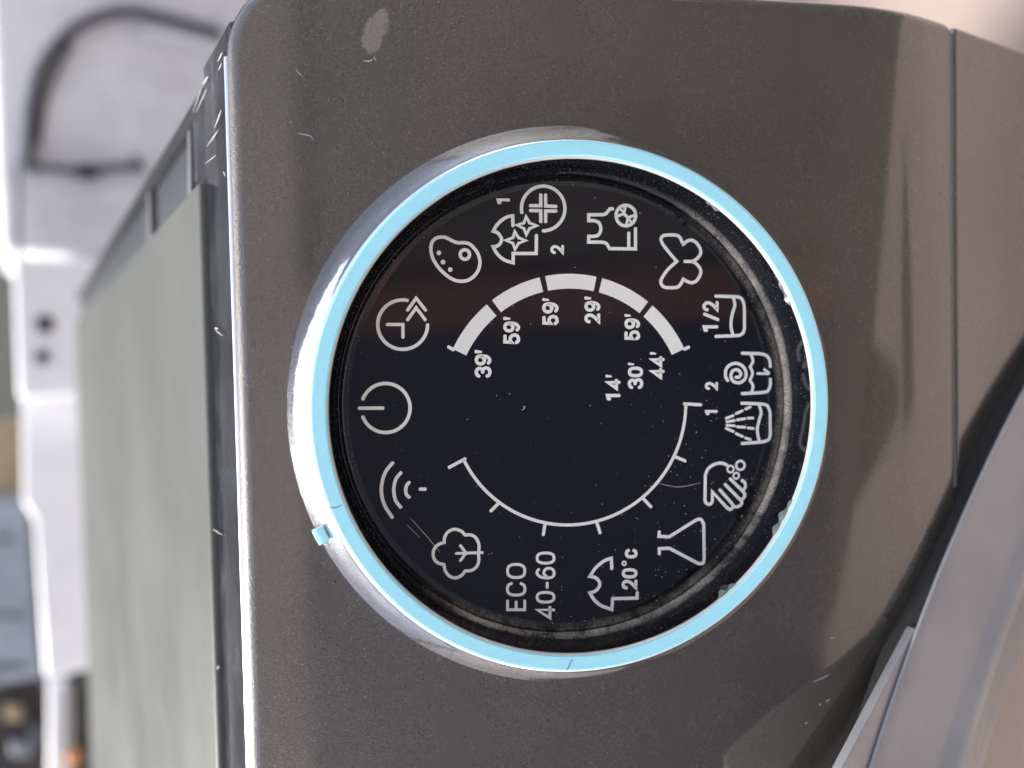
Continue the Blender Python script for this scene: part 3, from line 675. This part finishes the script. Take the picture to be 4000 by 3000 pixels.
# ------------------------------------------------------------------ the door below the panel
def seam_y(h): return prof(.12)[0] - h
def door_at(px, py, h): return on_y(px, py, seam_y(h))
H1 = .0020
pts = [door_at(*p, H1) for p in ((4000, 1524), (3777, 2000), (3579, 2470), (3404, 3000))]
A_ = np.array([[p[0], p[2], 1.0] for p in pts]); b_ = np.array([-(p[0] ** 2 + p[2] ** 2) for p in pts])
D_, E_, F_ = np.linalg.lstsq(A_, b_, rcond=None)[0]
dc = np.array([-D_ / 2, -E_ / 2]); dr = math.sqrt(dc @ dc - F_)
ridge = [np.hypot(*(np.array([q[0], q[2]]) - dc)) for q in (door_at(4000, 2150, H1 + .004), door_at(3711, 3000, H1 + .004))]
print('door', dc, dr, 'ridge', ridge)
door = empty('door', (dc[0], seam_y(0), dc[1]), mc, label='silver grey round door with a raised rim')
def door_ring(name, rp, m, a0=-20, a1=200, n=150):
    V, Fc = [], []
    for i in range(n + 1):
        a = R(a0 + (a1 - a0) * i / n)
        for r, h in rp: V.append(np.array([dc[0] + r * math.cos(a), seam_y(h), dc[1] + r * math.sin(a)]))
    k = len(rp)
    for i in range(n):
        for q in range(k - 1): Fc.append((i * k + q, (i + 1) * k + q, (i + 1) * k + q + 1, i * k + q + 1))
    return fix_normals(build(name, V, Fc, m, door))
rw = dr - np.mean(ridge)
door_ring('door_rim', [(dr - .0012, H1 - .0010), (dr - .0002, H1 - .0007), (dr, H1 - .0003), (dr - .0004, H1), (dr - .003, H1 + .0005), (dr - rw * .5, H1 + .0022), (dr - rw + .0035, H1 + .0034), (dr - rw + .0022, H1 + .0039), (dr - rw + .0010, H1 + .0050), (dr - rw - .0002, H1 + .0056), (dr - rw - .0020, H1 + .0056), (dr - rw - .0040, H1 + .0050), (dr - rw - .020, H1 - .000), (dr - rw - .06, H1 - .016)], M_door)

door_ring('shadow_gap', [(dr - .0010, -.004), (dr - .0010, H1 - .0008)], M_gap)
slab('door_surround', [door_at(*p, H1 - .0008) for p in ((3577, 2452), (3287, 3005), (3150, 3300), (3150, 3600), (3600, 3600), (3600, 2600))], M_door, door, (0, .0018, 0), .0003)
# ------------------------------------------------------------------ behind and around
M_white = mat('white_enamel', (.80, .80, .81), .3)
M_white2 = mat('matt_white_plastic', (.74, .74, .76), .5)
M_greyline = mat('grey_rubber', (.10, .10, .12), .5)
M_black = mat('black_plastic', (.012, .012, .018), .4)
M_tan = mat('tan_cardboard', (.42, .33, .20), .8)
M_bluegrey = mat('blue_grey_panel', (.25, .28, .33), .5)
M_darkpost = mat('dark_green_grey', (.055, .058, .05), .6)
M_greenboard = mat('grey_green_board', (.14, .145, .125), .8)
M_dark = mat('dark_brown_things', (.045, .038, .034), .7)
M_backwall = mat('rear_wall', (.24, .245, .22), .9)
M_facade = mat('brown_facade', (.12, .105, .095), .85)
g = N(M_facade); p = g.pos(); g.link(g.ramp(g.noise(p, 1.4, 4).outputs['Fac'], [(.3, (.09, .08, .073)), (.7, (.15, .13, .118))]), g.b.inputs['Base Color'])
M_upper = mat('upper_render', (.24, .215, .195), .9)
M_pale = mat('pale_render', (.62, .60, .55), .9)
M_navy = mat('navy_standin_paint', (.028, .034, .055), .7)
M_reddish = mat('reddish_standin_paint', (.20, .10, .075), .85)
def stained(m, dark, scale=2.5):
    g = N(m); p = g.pos(); c = tuple(m.node_tree.nodes['Principled BSDF'].inputs['Base Color'].default_value)[:3]
    a = g.noise(p, scale, 5, .65); b = g.noise(p, scale * 7, 4, .7)
    k = g.math('ADD', g.math('MULTIPLY', a.outputs['Fac'], .65), g.math('MULTIPLY', b.outputs['Fac'], .35))
    g.link(g.ramp(k, [(.36, dark), (.56, c)]), g.b.inputs['Base Color'])
stained(M_white2, (.56, .56, .59), 5); stained(M_white, (.70, .70, .73), 9); stained(M_bluegrey, (.16, .18, .22), 6); stained(M_dark, (.015, .014, .013), 14); stained(M_backwall, (.17, .17, .155), 2); stained(M_tan, (.30, .22, .13), 10)
def px_slab(name, Y, pix, m, parent, thick=.04, bevel=0.0, ground=False, **kw):
    mid = sum(x for x, y in pix) / len(pix); P = [on_y(x, y, Y) for x, y in pix]
    if ground:                                      # the lower edge stands on the paving
        for k, (x, y) in enumerate(pix):
            if x > mid: P[k] = np.array([P[k][0], Y, 0.0])
    return slab(name, P, m, parent, (0, thick, 0), bevel, **kw)
YA = 1.05
wa = empty('white_appliance', on_y(400, 500, YA) * np.array([1, 1, 0]), label='blurred white appliance with a dark rounded seal line, behind the machine', category='appliance')
a_, b_ = on_y(38, 985, YA), on_y(38, -350, YA)
box('body', (a_[0], YA, 0.02), (b_[0], YA + .5, a_[2] + .012), M_white2, wa, bevel=.012, seg=3)
def tube_px(name, pts, Y, w, m, parent, h=.012):
    P = [on_y(*p, Y) for p in catmull(pts, sub=6)]; V, Fc = [], []; n = len(P); sc = w / F * np.linalg.norm(P[0] - CAM) / 2
    for i in range(n):
        d = unit(P[min(i + 1, n - 1)] - P[max(i - 1, 0)]); nn = np.cross(d, [0, 1, 0])
        for k in range(8): a = 2 * math.pi * k / 8; V.append(P[i] + nn * sc * math.cos(a) + np.array([0, 1, 0]) * h * math.sin(a))
    for i in range(n - 1):
        for k in range(8): Fc.append((i * 8 + k, i * 8 + (k + 1) % 8, (i + 1) * 8 + (k + 1) % 8, (i + 1) * 8 + k))
    return fix_normals(build(name, V, Fc, m, parent))
tube_px('door_seal', [(105, 640), (112, 500), (128, 380), (160, 270), (230, 165), (330, 85), (450, 48), (540, 48), (680, 78), (860, 130)], YA - .004, 34, M_greyline, wa)
tube_px('door_seal', [(150, 560), (158, 470), (185, 350), (235, 245), (275, 172)], YA - .003, 16, M_greyline, wa, .006)
tube_px('door_seal', [(120, 400), (112, 540), (96, 650)], YA - .002, 40, M_bluegrey, wa, .006)
tube_px('hinge', [(470, 46), (530, 44), (590, 52)], YA - .008, 30, M_greyline, wa)
tube_px('handle_edge', [(560, 120), (700, 150), (860, 200)], YA - .002, 26, M_white, wa, .01)
tube_px('lower_gap', [(100, 655), (220, 660), (330, 668), (420, 655), (560, 652)], YA - .004, 26, M_greyline, wa)
tube_px('latch', [(300, 668), (345, 672), (375, 664)], YA - .008, 48, M_black, wa)
tube_px('latch', [(515, 640), (545, 632)], YA - .008, 40, M_greyline, wa)
YB = 0.86
wc = empty('white_cabinet', on_y(190, 1300, YB) * np.array([1, 1, 0]), label='blurred white cabinet with a black square socket and a black round hole above the worktop', category='cabinet')
a_, b_ = on_y(72, 1560, YB), on_y(72, 1005, YB)
box('body', (a_[0], YB, 0.02), (b_[0], YB + .3, a_[2]), M_white, wc, bevel=.006, seg=3)
a_, b_ = on_y(205, 1295, YB), on_y(142, 1236, YB); box('socket', (min(a_[0], b_[0]), YB - .004, a_[2]), (max(a_[0], b_[0]), YB + .004, b_[2]), M_black, wc, bevel=.001)
c_ = on_y(165, 1395, YB); rr = .0065
build('round_hole', [(c_[0] + rr * 1.1 * math.cos(t), YB - .003, c_[2] + rr * math.sin(t)) for t in np.linspace(0, 6.283, 25)[:-1]] + [(c_[0] + rr * 1.1 * math.cos(t), YB + .003, c_[2] + rr * math.sin(t)) for t in np.linspace(0, 6.283, 25)[:-1]],
      [tuple(range(24))] + [(i, (i + 1) % 24, 24 + (i + 1) % 24, 24 + i) for i in range(24)], M_black, wc, smooth=False)
px_slab('leaning_panel', .93, [(84, 1480), (300, 1480), (322, 2060), (332, 2640), (262, 2650), (178, 2650), (135, 2030), (90, 1960)], M_white, None, .03, .004, ground=True, label='blurred slanting white panel standing behind the worktop', category='panel')
px_slab('dark_post', 1.25, [(-90, -80), (30, -80), (30, 640), (-90, 640)], M_darkpost, None, .06, .004, ground=True, label='blurred dark grey green post at the far upper left, beside the white appliance', category='post')
px_slab('blue_grey_bin', 1.28, [(-90, 655), (36, 655), (50, 935), (-90, 935)], M_bluegrey, None, .2, .008, ground=True, label='blurred blue grey bin below the dark post at far left', category='bin')
px_slab('green_grey_board', 1.35, [(-90, 945), (64, 945), (70, 1645), (-90, 1645)], M_greenboard, None, .03, .004, ground=True, label='blurred grey green board behind the white cabinet, above the cardboard box', category='board')
px_slab('grey_strip', 1.0, [(62, 640), (82, 640), (82, 1010), (62, 1010)], M_greyline, wa, .01, .002)
px_slab('cardboard_box', 1.45, [(-60, 1655), (78, 1655), (76, 1972), (-60, 1972)], M_tan, None, .25, .01, ground=True, label='blurred tan cardboard box behind the slanting white panel', category='box')
bp = empty('grey_cabinet', on_y(40, 2300, 1.3) * np.array([1, 1, 0]), label='blurred blue grey cabinet front with a dark edge, behind the slanting white panel', category='cabinet')
px_slab('front', 1.30, [(-80, 1985), (100, 1985), (160, 2690), (-80, 2690)], M_bluegrey, bp, .2, .006, ground=True)
px_slab('edge_strip', 1.296, [(104, 1990), (128, 1990), (190, 2700), (164, 2700)], M_greyline, bp, .02)
for q_ in ((20, 2100, 60, 2110), (10, 2400, 90, 2412), (30, 2600, 110, 2616)):
    px_slab('trim_line', 1.297, [(q_[0] - 60, q_[1]), (q_[2], q_[1]), (q_[2] + 2, q_[3]), (q_[0] - 60, q_[3])], M_darkpost, bp, .004)
for i_, (x_, y_, w_, h_, m_) in enumerate(((20, 2760, 70, 60, M_tan), (110, 2830, 60, 90, M_greyline), (40, 2900, 90, 60, M_bluegrey))):
    px_slab('scrap_part', 1.47, [(x_, y_), (x_ + w_, y_ + 8), (x_ + w_ - 6, y_ + h_), (x_ + 4, y_ + h_ - 6)], m_, None, .02, .004, label=('small blurred tan scrap lying highest on the dark brown crate', 'blurred dark rubbery scrap in front of the dark brown crate', 'blurred blue grey scrap lowest on the dark brown crate')[i_], category='scrap')
px_slab('dark_crate', 1.5, [(-80, 2700), (330, 2700), (330, 3200), (-80, 3200)], M_dark, None, .3, .01, ground=True, label='blurred dark brown crate behind the worktop at lower left', category='crate')
px_slab('white_post', 1.2, [(190, 2665), (272, 2665), (272, 3150), (190, 3150)], M_white2, None, .05, .006, label='blurred short white post standing on a dark stand', category='post')
sd = empty('dark_stand', on_y(300, 2850, 1.17) * np.array([1, 1, 0]), label='blurred dark stand with an orange knob, carrying the short white post', category='stand')
px_slab('body', 1.17, [(274, 2668), (274, 3170), (420, 3170), (420, 2668)], M_dark, sd, .09, .006, ground=True)
c_ = on_y(285, 2960, 1.16)
bm = bmesh.new(); bmesh.ops.create_uvsphere(bm, u_segments=16, v_segments=10, radius=.011); bm.verts.index_update()
build('knob', [np.array(v.co) + c_ for v in bm.verts], [[v.index for v in f.verts] for f in bm.faces], mat('orange_plastic', (.55, .22, .07), .5), sd); bm.free()
box('back_wall', (-5, 2.6, 0), (3.2, 2.75, 2.7), M_backwall, None, label='blurred grey green wall far behind the machine', category='wall')
slab('dark_reflection_board', [(.34, -.95, .02), (.12, -.86, .02), (-.06, -.82, .02), (-.12, -1.0, .02), (.10, -1.02, .02)][::-1], M_dark, None, (0, 0, -.0199), .004, label='long dark tapered board added on the paving to make the dark streak mirrored in the lower panel', category='board')  # made-up board, shaped to mirror as a dark streak in the panel
slab('dark_reflection_sheet', [(.03, -2.02, .012), (-.02, -1.12, .012), (-.10, -1.12, .012), (-.36, -2.2, .012), (-.62, -3.2, .012)][::-1], M_dark, None, (0, 0, -.0119), .004, label='dark sheet added on the paving to be mirrored as a dark patch in the panel', category='dark_reflection_sheet')  # added sheet standing in for a dark figure mirrored in the panel
# unseen buildings added across the way for the dial and the paint to mirror
fb = empty('added_facade', (4.0, -5.6, 0), label='unseen brown building added across the way to be mirrored dark in the dial and the paint', category='building')
box('wall', (.66, -6.4, -.12), (5.8, -5.5, 3.9), M_facade, fb)
box('upper_storey', (-5.8, -6.35, 3.905), (5.8, -5.42, 6.0), M_upper, fb)  # lighter upper part added to brighten what the panel's left side mirrors
box('reddish_standin', (.28, -6.3, -.12), (.659, -5.4, 3.9), M_reddish, fb)  # reddish strip added for the brown band mirrored in the dial
box('navy_standin', (-5.8, -6.3, -.12), (.279, -5.45, 3.9), M_navy, fb)  # navy wall standing in for the dark phone mirrored in the dial
for nm, x0, x1, lb in (('added_pale_building', 5.9, 15, 'unseen pale building added right of the brown one to bounce light'), ('added_pale_building', -15, -5.9, 'unseen pale building added left of the brown one to bounce light')):  # pale walls added to bounce more light onto the machine's front
    pb = empty(nm, ((x0 + x1) / 2, -6, 0), label=lb, category='building', group='added pale buildings across the way')
    box('wall', (x0, -7, -.12), (x1, -5.6, 6.5), M_pale, pb)
    box('roof', (x0 - .2, -7.2, 6.505), (x1 + .2, -5.4, 6.7), M_reddish, pb)
